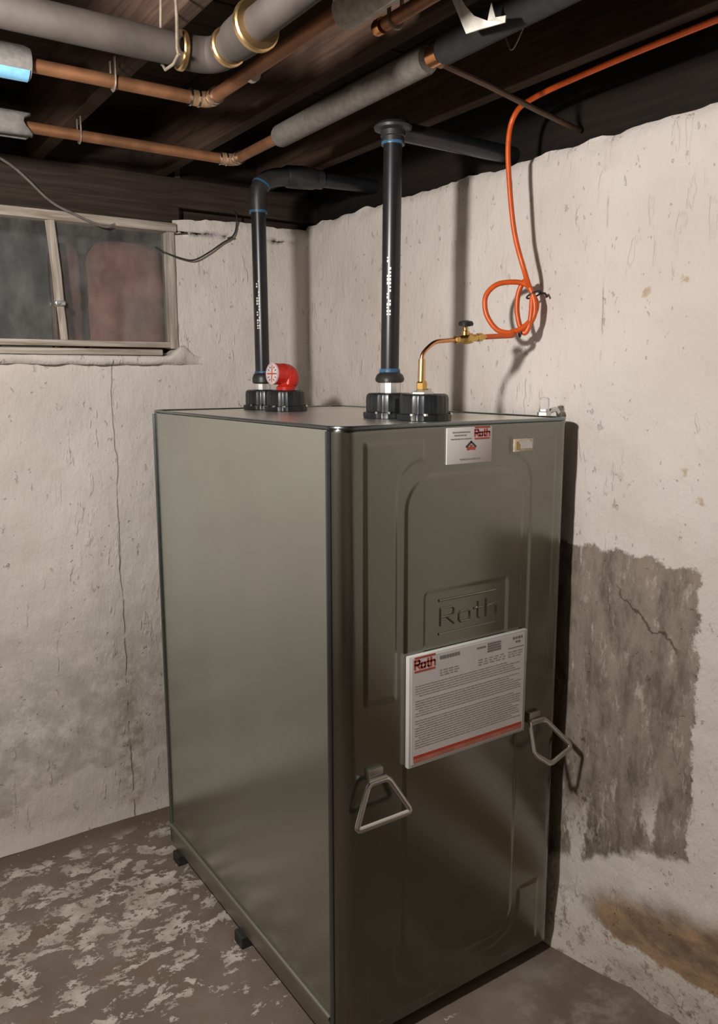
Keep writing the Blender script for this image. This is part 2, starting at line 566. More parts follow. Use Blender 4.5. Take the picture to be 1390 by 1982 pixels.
def wr_fn(y, z):
    x = WX + nz(0, y, z, 3.0, 11) * .006 + nz(0, y, z, 14, 2) * .0022
    if z < .22:
        k = (1 - z / .22) ** 1.5
        x -= k * (.030 + nz(0, y, z, 7, 4) * .016) * max(-.9, min(1., (y + .12) / .14))
    if z > 2.10:
        z += nz(0, y, 0, 7, 6) * .012 * (z - 2.10) / .09
    if z > 2.175:
        x += .012
    return (x, y, z)
wr = surface('wall_right', steps((-4.6, -1.0, .4), (-1.0, 1.40, .018)), steps((0, TOP, .018)), wr_fn, WALL_R)
struct(wr, 'whitewashed concrete wall beside the tank with a bare grey patch')

w = MB().box(-2.95, -2.85, -3.7, 1.6, 0, 2.5).build('wall_left', WALL_D, smooth=False)
struct(w, 'far side wall of the basement outside the view')
w = MB().box(-2.95, 1.0, -3.8, -3.7, 0, 2.5).build('wall_front', WALL_D, smooth=False)
struct(w, 'wall of the basement behind the viewer')

ceil = MB().box(-4.1, 1.0, -4.7, 1.7, 2.535, 2.58).build('ceiling', PLANK, smooth=False)
struct(ceil, 'dark unfinished basement ceiling of wooden joists and subfloor boards')
# joists run towards the window wall, 16 inches apart
jm = MB().box(-.04, 0, -4.6, 1.44, 2.30, 2.505, .003).v, None
jb = MB().box(-.04, 0, -4.6, 1.44, 2.30, 2.505, .003)
jmesh = bpy.data.meshes.new('joist')
jmesh.from_pydata(jb.v, [], jb.f)
jmesh.materials.append(JOIST)
for k in range(-9, 2):
    j = bpy.data.objects.new('joist', jmesh)
    COL.objects.link(j)
    j.location = (.197 + .4064 * k, 0, 0)
    j.parent = ceil
pb = MB().box(-2.6, .95, 0, .136, 2.506, 2.532, .003)
pmesh = bpy.data.meshes.new('plank')
pmesh.from_pydata(pb.v, [], pb.f)
pmesh.materials.append(PLANK)
for k in range(24):
    q = bpy.data.objects.new('plank', pmesh)
    COL.objects.link(q)
    q.location = (random.uniform(-.01, .01), -1.85 + k * .1405, random.uniform(-.002, .002))
    q.parent = ceil
MB().box(.80, .84, -4.6, 1.5, 2.16, 2.505, .003).build('rim_board', RIM, ceil)
MB().box(-4, .84, 1.445, 1.485, 2.12, 2.505, .003).build('rim_board', PLANK, ceil)  # paler wood than the right rim; hazy glare put into its colour
MB().box(-4, .84, 1.395, 1.50, 2.20, 2.30, .004).build('sill_plate', PLANK, ceil)
MB().box(-4, .235, 1.388, 1.50, 2.143, 2.20, .003).build('header', PLANK, ceil)

# ---------------------------------------------------------------- window
win = thing('window_1', 'weathered two-pane basement window high in the whitewashed wall', 'window')
win['kind'] = 'structure'
del win['category']
FY0, FY1 = 1.372, 1.43
MB().box(-.66, .215, FY0 - .004, FY1, 2.112, 2.142, .003).build('head_rail', FRAMEW, win)
MB().box(.180, .208, FY0, FY1, 1.715, 2.112, .003).build('side_rail', FRAMEV, win)
MB().box(-.66, .184, FY0 + .004, FY1, 1.718, 1.738, .003).build('bottom_rail', FRAMEW, win)
MB().box(-.66, .140, FY0 - .026, FY1, 1.690, 1.711, .004).build('sill_strip', FRAMEW, win)
mu = MB()
mu.tube([(-.205, 1.385, 2.112), (-.193, 1.385, 1.95), (-.189, 1.385, 1.845)], .0155, 8, flat=.9)
mu.build('mullion', FRAMEV, win)
mu = MB()
mu.tube([(-.188, 1.388, 1.86), (-.183, 1.388, 1.79), (-.181, 1.388, 1.738)], .0125, 8, flat=.9)
mu.build('mullion', FRAMEV, win)
lt = MB().box(-.207, -.176, 1.362, 1.385, 1.846, 1.862, .004)
lt.lathe([(.004, 0), (.006, .003), (.004, .012)], (-.200, 1.362, 1.854), (0, -1, 0), 10)
lt.build('latch', ZINC, win)
MB().box(-.655, -.198, 1.404, 1.408, 1.735, 2.115).build('pane', GLASS, win, smooth=False)
MB().box(-.184, .182, 1.404, 1.408, 1.735, 2.115).build('pane', GLASS, win, smooth=False)
# window well behind the glass
wb = MB().box(-.70, .30, 1.72, 1.74, 1.60, 2.5).box(-.72, -.70, 1.43, 1.74, 1.60, 2.5).box(.24, .26, 1.43, 1.74, 1.60, 2.5).box(-.72, .26, 1.43, 1.74, 1.60, 1.70).box(-.72, .26, 1.43, 1.74, 2.125, 2.16)
wb.build('well_lining', WELL, win, smooth=False)
# rough concrete ledge below the window
def ledge():
    mb = MB()
    xs = steps((-.68, .30, .018))
    v = []
    prof = [(.0, -.030), (-.022, -.026), (-.030, -.012), (-.026, .002), (.0, .004), (.04, .006)]
    for x in xs:
        tap = min(1, max(.1, (.295 - x) / .09))
        for (dy, dz) in prof:
            a = nz(x, dy * 20, dz * 20, 11, 2) * .006
            ck = max(0, 1 - abs(x - .222) / .05) * (.040 if dz > -.02 else 0)
            v.append((x, WY + .002 + dy * tap + a * (dy < 0), 1.688 + dz + ck + (a if dy < 0 else 0)))
    n = len(prof)
    f = [(i * n + k, (i + 1) * n + k, (i + 1) * n + k + 1, i * n + k + 1) for i in range(len(xs) - 1) for k in range(n - 1)]
    mb.add(v, f)
    return mb.build('ledge', WALL_L, win, auto=None)
ledge()

def batt(name, x0, x1, y, z0, z1, d, mat, label, seed):
    us = steps((0, 1, 1 / 16))
    vs = steps((0, 1, 1 / 22))
    v, f = [], []
    for side in (0, 1):
        for b in vs:
            for a in us:
                e = min(1, 5.0 * min(a, 1 - a, (1 - b) * 1.4))
                e = math.sqrt(max(0, 1 - (1 - e) ** 2))
                sx = 1 - .22 * max(0, (b - .82) / .18) ** 2 * abs(2 * a - 1)
                xx = (x0 + x1) / 2 + (a - .5) * (x1 - x0) * sx
                yy = y + (-1 if side == 0 else 1) * d * .5 * (.25 + .75 * e) + nz(xx, side, z0 + b, 12, seed) * .012
                v.append((xx, yy, z0 + b * (z1 - z0) * (1 - .04 * abs(2 * a - 1) ** 3)))
    n, m = len(us), len(vs)
    for s in (0, 1):
        for j in range(m - 1):
            for i in range(n - 1):
                q = [s * n * m + j * n + i, s * n * m + j * n + i + 1, s * n * m + (j + 1) * n + i + 1, s * n * m + (j + 1) * n + i]
                f.append(tuple(q) if s == 0 else tuple(q[::-1]))
    o = from_vf(name, v, f, mat, auto=None)
    return tag(o, label, 'insulation', 'insulation behind the window')
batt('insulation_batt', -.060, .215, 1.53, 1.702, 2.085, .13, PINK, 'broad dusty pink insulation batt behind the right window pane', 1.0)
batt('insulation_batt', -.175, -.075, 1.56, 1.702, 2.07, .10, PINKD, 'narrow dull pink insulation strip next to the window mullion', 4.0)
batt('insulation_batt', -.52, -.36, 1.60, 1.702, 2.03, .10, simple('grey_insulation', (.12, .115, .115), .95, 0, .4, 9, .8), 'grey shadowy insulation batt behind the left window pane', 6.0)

# ---------------------------------------------------------------- oil tank
W, D, TZ = .71, 1.1075, 1.511
BZ = .035
tank = thing('oil_tank', 'large galvanised steel heating oil tank standing in the basement corner', 'tank')
CR = .042      # rounded vertical edges of the end caps

def poly_sd(px, pz, poly):
    """signed distance to polygon, negative inside"""
    d = np.full(px.shape, 1e9)
    inside = np.zeros(px.shape, bool)
    n = len(poly)
    for i in range(n):
        ax, az = poly[i]
        bx, bz = poly[(i + 1) % n]
        ex, ez = bx - ax, bz - az
        wx, wz = px - ax, pz - az
        t = np.clip((wx * ex + wz * ez) / (ex * ex + ez * ez + 1e-12), 0, 1)
        d = np.minimum(d, np.hypot(wx - ex * t, wz - ez * t))
        c = ((az > pz) != (bz > pz)) & (px < (bx - ax) * (pz - az) / (bz - az + 1e-12) + ax)
        inside ^= c
    return np.where(inside, -d, d)

def arc(cx, cz, r, a0, a1, n=10):
    return [(cx + r * math.cos(R_(a0 + (a1 - a0) * i / n)), cz + r * math.sin(R_(a0 + (a1 - a0) * i / n))) for i in range(n + 1)]

def relief(px, pz):
    h = np.zeros(px.shape)
    C = arc(.258, 1.318, .080, 180, 90) + arc(.462, 1.318, .080, 90, 0) + arc(.472, .215, .070, 0, -90) + arc(.248, .215, .070, 270, 180)
    Lp = [(.068, 1.476), (.228, 1.476), (.228, 1.432)] + arc(.228, 1.357, .075, 90, 180)[1:] + [(.153, .888), (.068, .888)]
    Lb = [(.076, .250), (.150, .250)] + arc(.250, .215, .098, 180, 270) + [(.295, .117), (.295, .07), (.076, .07)]
    polys = [C, Lp, [(.720 - a, b) for a, b in Lp], Lb, [(.720 - a, b) for a, b in Lb]]
    for P in polys:
        sd = poly_sd(px, pz, P)
        t = np.clip((.003 - sd) / .008, 0, 1)
        h = np.maximum(h, .0026 * t * t * (3 - 2 * t))
    # logo panel: sunk field with its own border
    B = [(.232, .95), (.232, 1.118), (.238, 1.126), (.489, 1.126), (.495, 1.118), (.495, .95)]
    sd = poly_sd(px, pz, B)
    t = np.clip((.002 - sd) / .006, 0, 1)
    h -= .0022 * t * t * (3 - 2 * t)
    return h

def end_cap(name, yfront, sgn, mat, emboss):
    # plan profile: seam on the left side -> rounded corner -> flat -> rounded corner -> seam on the right
    prof = [(0, CR)]
    k = 10
    for i in range(1, k + 1):
        a = R_(180 + 90 * i / k)
        prof.append((CR + CR * math.cos(a), CR + CR * math.sin(a)))
    nx = 160 if emboss else 10
    flat0 = len(prof) - 1
    for i in range(1, nx):
        prof.append((CR + (W - 2 * CR) * i / nx, 0))
    flat1 = len(prof)
    for i in range(0, k + 1):
        a = R_(270 + 90 * i / k)
        prof.append((W - CR + CR * math.cos(a), CR + CR * math.sin(a)))
    nzr = 330 if emboss else 10
    zs = np.linspace(BZ + .012, TZ - .012, nzr)
    pa = np.array(prof)
    gx, gz = np.meshgrid(pa[:, 0], zs)
    gy = np.tile(pa[:, 1], (nzr, 1))
    if emboss:
        gy = gy - relief(gx, gz) * (np.abs(gx - W / 2) < W / 2 - CR)
        gy = gy - .002 * np.sin(np.pi * np.clip((gx - CR) / (W - 2 * CR), 0, 1)) * np.sin(np.pi * (gz - BZ) / (TZ - BZ))
    # rolled top and bottom rims
    rows = [(gx[0], gy[0] + .012, np.full(len(prof), BZ)), (gx[0], gy[0] + .0035, np.full(len(prof), BZ + .0035))]
    V = []
    def inset(row, d, z):
        cx, cy = W / 2, .6
        xx = np.clip(row[0], d, W - d)
        yy = np.maximum(row[1], d)
        return np.stack([xx, yy, np.full(len(prof), z)], 1)
    base = (pa[:, 0], pa[:, 1])
    V.append(inset(base, .012, BZ))
    V.append(inset(base, .0035, BZ + .0035))
    for j in range(nzr):
        V.append(np.stack([gx[j], gy[j], gz[j]], 1))
    V.append(inset(base, .0035, TZ - .0035))
    V.append(inset(base, .012, TZ))
    A = np.concatenate(V)
    A[:, 1] = yfront + sgn * A[:, 1]
    n = len(prof)
    f = []
    for j in range(len(V) - 1):
        for i in range(n - 1):
            q = (j * n + i, j * n + i + 1, (j + 1) * n + i + 1, (j + 1) * n + i)
            f.append(q if sgn > 0 else q[::-1])
    me = bpy.data.meshes.new(name)
    me.from_pydata(A.tolist(), [], f)
    return link(name, me, mat, tank, True, None)
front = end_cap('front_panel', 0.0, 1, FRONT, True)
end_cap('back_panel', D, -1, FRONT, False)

def side_panel(x, sgn):
    us = steps((CR, D - CR, .03))
    vs = steps((.106, TZ - .006, .03))
    def fn(y, z):
        b = math.sin(math.pi * (y - CR) / (D - 2 * CR)) * math.sin(math.pi * (z - .1) / (TZ - .1))
        b2 = nz(0, y, z, 1.6, 5) * .0016
        return (x + sgn * (.0045 * b + b2 * b), y, z)
    v = [fn(u, w) for w in vs for u in us]
    n = len(us)
    f = []
    for j in range(len(vs) - 1):
        for i in range(n - 1):
            q = (j * n + i, j * n + i + 1, (j + 1) * n + i + 1, (j + 1) * n + i)
            f.append(q[::-1] if sgn < 0 else q)
    return from_vf('side_panel', v, f, SIDE, tank, auto=None)
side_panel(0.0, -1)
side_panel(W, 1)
# lock seams between side sheets and end caps
for x, s in ((0, -1), (W, 1)):
    for y, dy in ((CR - .006, 0), (D - CR + .006, 0)):
        MB().tube([(x + s * .001, y, BZ + .01), (x + s * .001, y, TZ - .008)], .0065, 10, flat=.9).build('lock_seam', SEAM, tank)
# top sheet and rolled rim
def rrect(r, inset, z, n=8):
    out = []
    for cx, cy, a0 in ((W - r, D - r, 0), (r, D - r, 90), (r, r, 180), (W - r, r, 270)):
        for i in range(n + 1):
            a = R_(a0 + 90 * i / n)
            rr = r - inset
            out.append((cx + rr * math.cos(a), cy + rr * math.sin(a), z))
    return out
rp = [rrect(CR, .004, TZ - .010), rrect(CR, .002, TZ - .001), rrect(CR, .010, TZ - .001)]
tp = MB()
n = len(rp[0])
tp.add(sum(rp, []), [(j * n + i, j * n + (i + 1) % n, (j + 1) * n + (i + 1) % n, (j + 1) * n + i) for j in range(2) for i in range(n)] + [tuple(2 * n + i for i in range(n))])
tp.build('top_panel', simple('galvanised_top_brightened', (.78, .75, .69), .30, 1.0, .04, 6), tank, auto=30)  # same steel again, reflected wall light painted in as a brighter base
MB().tube(rrect(CR, .003, TZ - .001), .0042, 8, closed=True).build('top_rim', SEAM, tank)
MB().box(.01, W - .01, .02, D - .02, BZ + .004, BZ + .008).build('bottom_plate', RAIL, tank, smooth=False)
for x0, x1 in ((-.004, .020), (W - .020, W + .004)):
    rl = MB().box(x0, x1, CR + .004, D - .03, BZ, .098, .003)
    xo = x0 - .004 if x0 < .3 else x1 + .004
    rl.tube([(xo + (.004 if x0 < .3 else -.004), CR, .103), (xo + (.004 if x0 < .3 else -.004), D - .03, .103)], .0065, 8)
    rl.build('base_rail', RAIL, tank)
fm = MB().box(-.018, .040, -.024, .024, 0, BZ + .001, .003)
foot_mesh = bpy.data.meshes.new('foot')
foot_mesh.from_pydata(fm.v, [], fm.f)
foot_mesh.materials.append(FOOTM)
for (x, y) in ((-.002, 1.0), (-.002, .52), (.03, .10), (W - .022, 1.0), (W - .022, .52), (W - .045, .10)):
    q = bpy.data.objects.new('foot', foot_mesh)
    COL.objects.link(q)
    q.location = (x, y, 0)
    q.parent = tank

# screw caps in two pairs along the top
CAPS = [(.352, 1.005), (.352, .855), (.355, .305), (.355, .160)]
for i, (x, y) in enumerate(CAPS):
    cb = MB().lathe([(.067, 0), (.068, .004), (.068, .014), (.0605, .016), (.0605, .052), (.058, .060), (.052, .0635), (.03, .0635), (.03, .060), (.012, .060)],
                    (x, y, TZ), segs=72, rib=3, ribd=.0018)
    c = cb.build('screw_cap', CAPM, tank, auto=40)
    for a in (205, 235, 320, 60):
        bx, by = x + .064 * math.cos(R_(a)), y + .064 * math.sin(R_(a))
        MB().lathe([(.006, 0), (.006, .005), (.004, .0065)], (bx, by, TZ + .012), segs=6).build('cap_screw', CHROME, c, auto=20)

# ---- lettering: raised name on the front, drawn as bars
def strokes(polys, x0, z0, sx, sz, y, r, flat=1.0):
    mb = MB()
    for P in polys:
        mb.tube([(x0 + a * sx, y, z0 + b * sz) for a, b in P], r, 8, flat=1)
    return mb
LET_R = [[(0, 0), (0, 1), (.62, 1), (.72, .88), (.72, .62), (.6, .5), (0, .5)], [(.3, .5), (.75, 0)]]
LET_o = [[(.08, .02), (.0, .12), (.0, .5), (.08, .6), (.52, .6), (.6, .5), (.6, .12), (.52, .02), (.08, .02)]]
LET_t = [[(.22, 1.0), (.22, .1), (.32, 0), (.5, 0)], [(0, .62), (.5, .62)]]
LET_h = [[(0, 0), (0, 1.05)], [(0, .55), (.12, .64), (.5, .64), (.6, .54), (.6, 0)]]
def word(x0, z0, size, y, r):
    mb = MB()
    x = x0
    for L, adv in ((LET_R, 1.02), (LET_o, .84), (LET_t, .70), (LET_h, .7)):
        mb2 = strokes(L, x, z0, size * 1.06, size * .80, y, r)
        mb.add(mb2.v, mb2.f)
        x += adv * size * 1.06
    return mb
em = word(.281, 1.038, .053, -.0016, .0030)
for z in (1.100, 1.019):
    em.tube([(.276, -.0016, z), (.455, -.0016, z)], .0034, 8)
tag(em.build('raised_lettering', FRONT, front), 'raised letters Roth between two bars pressed in the steel')

def flat_bar(mb, x0, x1, z0, z1, y):
    mb.box(x0, x1, y - .0004, y, z0, z1)
def stroke_flat(polys, x0, z0, s, y, wd):
    mb = MB()
    for P in polys:
        for (a, b) in zip(P[:-1], P[1:]):
            A = Vector((x0 + a[0] * s, 0, z0 + a[1] * s))
            B = Vector((x0 + b[0] * s, 0, z0 + b[1] * s))
            t = (B - A).normalized()
            nn = Vector((-t.z, 0, t.x)) * wd * .5
            A2, B2 = A - t * wd * .4, B + t * wd * .4
            q = [A2 - nn, B2 - nn, B2 + nn, A2 + nn]
            mb.add([(p.x, y, p.z) for p in q] + [(p.x, y - .0004, p.z) for p in q],
                   [(0, 1, 2, 3), (7, 6, 5, 4), (0, 4, 5, 1), (1, 5, 6, 2), (2, 6, 7, 3), (3, 7, 4, 0)])
    return mb
def logo_flat(x0, z0, wid, y, parent, mat):
    s = wid / 3.2
    mb = MB()
    x = x0
    for L, adv in ((LET_R, 1.0), (LET_o, .83), (LET_t, .69), (LET_h, .7)):
        k = stroke_flat(L, x, z0, s, y, s * .24)
        mb.add(k.v, k.f)
        x += adv * s
    flat_bar(mb, x0 - .05 * s, x0 + 3.2 * s, z0 + 1.25 * s, z0 + 1.48 * s, y)
    flat_bar(mb, x0 - .05 * s, x0 + 3.2 * s, z0 - .50 * s, z0 - .27 * s, y)
    return mb.build('logo', mat, parent, smooth=False)

def text_rows(mb, rng, x0, x1, z, h, y, lo=.006, hi=.018, gap=.0035):
    x = x0
    while x < x1 - lo:
        l = min(rng.uniform(lo, hi), x1 - x)
        flat_bar(mb, x, x + l, z, z + h, y)
        x += l + gap

rng = random.Random(7)
# upper label
lab = MB().box(.291, .430, -.0042, -.0002, 1.417, 1.501, .0015).build('upper_label', LABEL, tank)
tag(lab, 'white paper label with red logo and small house mark')
logo_flat(.375, 1.4795, .047, -.0044, lab, REDINK)
t = MB()
text_rows(t, rng, .307, .360, 1.489, .0028, -.0044, .006, .014, .002)
text_rows(t, rng, .312, .352, 1.482, .0028, -.0044, .006, .012, .002)
text_rows(t, rng, .302, .366, 1.474, .0022, -.0044, .006, .014, .002)
text_rows(t, rng, .330, .396, 1.426, .0034, -.0044, .005, .011, .002)
t.build('small_print', GREYINK, lab, smooth=False)
t = stroke_flat([[(-1, 0), (0, .8), (1, 0)]], .364, 1.456, .014, -.0044, .0042)
t.build('house_roof', BLACKINK, lab, smooth=False)
t = MB()
for k in (-1, 0, 1):
    flat_bar(t, .364 + k * .009 - .0036, .364 + k * .009 + .0036, 1.449 - .001 * abs(k), 1.456 + .004 * (k == 0), -.0044)
t.build('house_mark', REDINK, lab, smooth=False)
# small tan label
sl = MB().box(.500, .566, -.0068, -.0030, 1.436, 1.467, .0015).build('small_label', TAN, tank)
tag(sl, 'small pale rectangular label')
t = MB()
flat_bar(t, .522, .561, 1.443, 1.459, -.0070)
t.build('grey_field', LABEL, sl, smooth=False)
t = MB()
flat_bar(t, .507, .513, 1.441, 1.461, -.0070)
flat_bar(t, .516, .519, 1.441, 1.455, -.0070)
t.build('yellow_mark', simple('ochre_ink', (.45, .27, .06), .6), sl, smooth=False)
# instruction sheet in a thick clear sleeve
dx0, dx1, dz0, dz1 = .178, .556, .713, .986
doc = MB().box(dx0, dx1, -.018, -.004, dz0, dz1, .003).build('document_sleeve', SLEEVE, tank)
tag(doc, 'printed white instruction sheet in a clear sleeve with red stripe')
MB().box(dx0 + .008, dx1 - .010, -.0187, -.0178, dz0 + .008, dz1 - .006).build('paper', LABEL, doc, smooth=False)
YP = -.0188
logo_flat(dx0 + .016, dz1 - .031, .060, YP, doc, REDINK)
t = MB()
flat_bar(t, dx0 + .014, dx1 - .014, dz0 + .022, dz0 + .029, YP)
t.build('red_stripe', REDINK, doc, smooth=False)
t = MB()
flat_bar(t, dx0 + .014, dx1 - .014, dz0 + .011, dz0 + .0215, YP)
t.build('faded_stripe', simple('faded_red_ink', (.47, .17, .12), .6), doc, smooth=False)
t = MB()
text_rows(t, rng, dx0 + .090, dx0 + .150, dz1 - .022, .008, YP, .005, .012, .002)
text_rows(t, rng, dx0 + .205, dx0 + .235, dz1 - .020, .004, YP, .005, .012, .002)
for k in range(4):
    text_rows(t, rng, dx0 + .240, dx0 + .290, dz1 - .016 - k * .0062, .0042, YP, .006, .014, .001)
text_rows(t, rng, dx0 + .325, dx0 + .360, dz1 - .018, .006, YP, .004, .008, .003)
text_rows(t, rng, dx0 + .335, dx0 + .355, dz1 - .028, .005, YP, .004, .008, .003)
flat_bar(t, dx0 + .310, dx0 + .364, dz1 - .040, dz1 - .0385, YP)
t.build('heading_print', simple('dark_grey_ink', (.20, .185, .18), .6), doc, smooth=False)
t = MB()
z = dz1 - .050
row = 0
while z > dz0 + .042:
    if row in (3, 8, 15):
        z -= .0065
    xs0 = dx0 + .018 + (.01 if row % 5 == 2 else 0)
    xe = dx1 - .022 - rng.uniform(0, .05) * (rng.random() < .5)
    if row < 3:
        text_rows(t, rng, dx0 + .09, dx0 + .15, z, .0022, YP, .006, .016, .004)
        text_rows(t, rng, dx0 + .21, dx0 + .30, z, .0022, YP, .006, .016, .006)
        text_rows(t, rng, dx0 + .31, dx0 + .36, z, .0022, YP, .006, .016, .004)
    else:
        text_rows(t, rng, xs0, xe, z, .0017, YP, .005, .017, .0022)
    z -= .0060
    row += 1
t.build('small_print', GREYINK, doc, smooth=False)

# ---- pull handles hinged on brackets
def handle(cx, cz, ring, label):
    b = MB().box(cx - .020, cx + .020, -.012, .002, cz - .014, cz + .016, .003)
    b.tube([(cx - .024, -.017, cz - .008), (cx + .024, -.017, cz - .008)], .006, 10)
    h = b.build('handle_bracket', RAIL, tank)
    tag(h, label)
    m = len(ring)
    pts = []
    for i in range(m):           # rounded corners
        a, c, d = Vector(ring[i - 1]), Vector(ring[i]), Vector(ring[(i + 1) % m])
        p0 = c + (a - c).normalized() * .013
        p1 = c + (d - c).normalized() * .013
        for k in range(6):
            t = k / 5
            pts.append(p0 * (1 - t) ** 2 + c * 2 * t * (1 - t) + p1 * t * t)
    MB().tube(pts, .0046, 10, closed=True, flat=1.6, up=(0, -1, .25)).build('handle_ring', CHROME, h)
handle(.092, .722, [(.066, -.019, .711), (.018, -.040, .622), (.170, -.042, .624), (.120, -.019, .711)], 'bent steel pull ring hanging on a small bracket')
handle(.600, .735, [(.575, -.018, .727), (.566, -.046, .655), (.615, -.058, .620), (.694, -.058, .648), (.628, -.018, .727)], 'bent steel pull ring next to the wall')

# ---------------------------------------------------------------- tank gauge
g = thing('tank_gauge', 'red plastic tank level gauge with round clear dial on the rear cap', 'gauge')
gx, gy = .352, .855
cz0 = TZ + .0635
MB().lathe([(.030, .0005), (.030, .010), (.024, .014), (.020, .022), (.018, .026)], (gx, gy, cz0), segs=24).build('stem', RED, g)
dirv = Vector((-.995, -.10, .05)).normalized()
ctr = Vector((gx - .026, gy + .004, TZ + .114))
bk = -dirv
MB().tube(spline([ctr + dirv * .017, ctr + bk * .010, ctr + bk * .034 + Vector((0, 0, -.002)), Vector((gx + .014, gy, TZ + .100)), Vector((gx + .010, gy, TZ + .080)), Vector((gx + .0095, gy, TZ + .070))], 6),
          [.033] * 7 + [.0345] * 6 + [.0345, .034, .034, .033, .033, .032] + [.031, .030, .029, .028, .027, .026] + [.0255, .025, .025, .025, .0255, .026], 26).build('housing', RED, g)
dl = MB().lathe([(.031, .0), (.031, .0195), (.028, .0205)], ctr, dirv, 32).build('dial', DIAL, g, auto=30)
tag(dl, 'pale round dial with crossed pointer')
e1 = Vector((0, 0, 1)); e1 = (e1 - dirv * e1.dot(dirv)).normalized(); e2 = dirv.cross(e1)
f0 = ctr + dirv * .0212
mb = MB()
mb.tube([f0 - e2 * .026, f0 + e2 * .026], .0018, 6)
mb.tube([f0 - e1 * .026, f0 + e1 * .026], .0018, 6)
mb.build('pointer', REDINK, dl)
mb = MB()
for k in range(12):
    a = 2 * math.pi * k / 12
    dd = e1 * math.cos(a) + e2 * math.sin(a)
    mb.tube([f0 + dd * .019, f0 + dd * .025], .0013, 6)
mb.build('dial_tick', BLACKINK, dl)
MB().lathe([(.0335, .017), (.0335, .022), (.0300, .0235), (.0300, .019)], ctr, dirv, 32).build('bezel', simple('pale_bezel', (.62, .45, .45), .25), dl)

# ---------------------------------------------------------------- vent and fill pipes
def print_marks(pts0, pts1, face, r, parent):
    """broken white factory print running along the pipe"""
    a, b = Vector(pts0), Vector(pts1)
    ax = (b - a).normalized()
    fc = Vector(face).normalized()
    sd = ax.cross(fc)
    L = (b - a).length
    mb = MB()
    x = 0
    rr = random.Random(3)
    while x < L:
        h = rr.uniform(.003, .007)
        for k, (o0, o1) in enumerate(((-.3, -.12), (-.02, .16))):
            if rr.random() < .75:
                v = []
                for s in (0, 1):
                    for o in (o0, o1):
                        d = fc * math.cos(o) + sd * math.sin(o)
                        v.append(a + ax * (x + s * h) + d * (r + .0006))
                mb.add(v, [(0, 1, 3, 2)])
        x += h + rr.uniform(.002, .004)
    return mb.build('print_marking', WHITE, parent, smooth=False)

PR = .0235
vp = thing('vent_pipe', 'black plastic vent pipe rising from the rear cap and elbowing right', 'pipe', group='black pipes on the tank')
px_, py_ = .349, 1.005
MB().tube([(px_, py_, TZ + .10), (px_ - .003, py_, 2.16)], PR, 24).build('riser', BLACKP, vp)
MB().lathe([(.026, .0005), (.026, .022), (.022, .022)], (px_, py_, cz0), segs=12).build('bushing', ZINC, vp, auto=25)
MB().lathe([(.030, .0), (.034, .004), (.034, .018), (.030, .030), (.0255, .034)], (px_, py_, cz0 + .020), segs=28).build('adapter', GREYP, vp)
MB().lathe([(.0255, 0), (.0262, .003), (.0255, .006), (.0245, .008)], (px_, py_, cz0 + .053), segs=28).build('cement_ring', BLUE, vp)
sweep = spline([(.346, py_, 2.135), (.346, py_, 2.180), (.352, py_, 2.208), (.374, py_ - .001, 2.232), (.410, py_ - .002, 2.247), (.455, py_ - .003, 2.254)], 6)
MB().tube(sweep, .0285, 24).build('elbow', GREYP, vp)
MB().tube([(.445, py_ - .003, 2.254), (.452, py_ - .003, 2.255), (.50, py_ - .003, 2.258), (.548, py_ - .003, 2.260), (.556, py_ - .003, 2.260)], [.031, .0345, .036, .0345, .031], 24).build('coupling', GREYP, vp)
MB().tube([(.556, py_ - .003, 2.260), (.580, py_ - .003, 2.261)], .0305, 24).build('collar', GREYP, vp)
MB().tube([(.55, py_ - .003, 2.260), (.90, py_ - .003, 2.268)], PR, 24).build('run', BLACKP, vp)
MB().tube([(.346, py_, 2.130), (.346, py_, 2.138)], .0295, 24).build('cement_ring', BLUE, vp)
tq = Vector((.5, 0, .85)).normalized()
cq = Vector((.359, py_, 2.219))
MB().tube([cq - tq * .003, cq + tq * .003], .0300, 24).build('cement_ring', BLUE, vp)
print_marks((px_ - .001, py_, 1.77), (px_ - .002, py_, 1.92), (-.68, -.73, 0), PR, vp)

fp = thing('fill_pipe', 'black plastic fill pipe rising from the front cap to the ceiling', 'pipe', group='black pipes on the tank')
px2, py2 = .356, .305
MB().tube([(px2, py2, TZ + .11), (px2 + .007, py2, 2.21)], PR, 24).build('riser', BLACKP, fp)
MB().lathe([(.029, .0005), (.029, .028), (.024, .028)], (px2, py2, cz0), segs=12).build('bushing', ZINC, fp, auto=25)
MB().lathe([(.030, .0), (.036, .003), (.038, .010), (.034, .020), (.0262, .026)], (px2, py2, cz0 + .026), segs=28).build('adapter', GREYP, fp)
MB().lathe([(.0258, 0), (.0272, .003), (.0258, .009), (.0245, .011)], (px2, py2, cz0 + .051), segs=28).build('cement_ring', BLUE, fp)
MB().lathe([(.0285, 0), (.0285, .012), (.031, .014), (.031, .026), (.046, .030), (.048, .036), (.040, .044), (.0, .048)], (px2 + .007, py2, 2.188), segs=28).build('hub', GREYP, fp)
MB().lathe([(.0290, 0), (.0296, .003), (.0290, .007)], (px2 + .007, py2, 2.182), segs=28).build('cement_ring', BLUE, fp)
MB().tube([(px2 + .007, py2 + .01, 2.222), (.86, py2 + .025, 2.224)], .0235, 20).build('run', BLACKP, fp)
print_marks((px2 + .002, py2, 1.77), (px2 + .003, py2, 1.915), (-.70, -.71, 0), PR, fp)

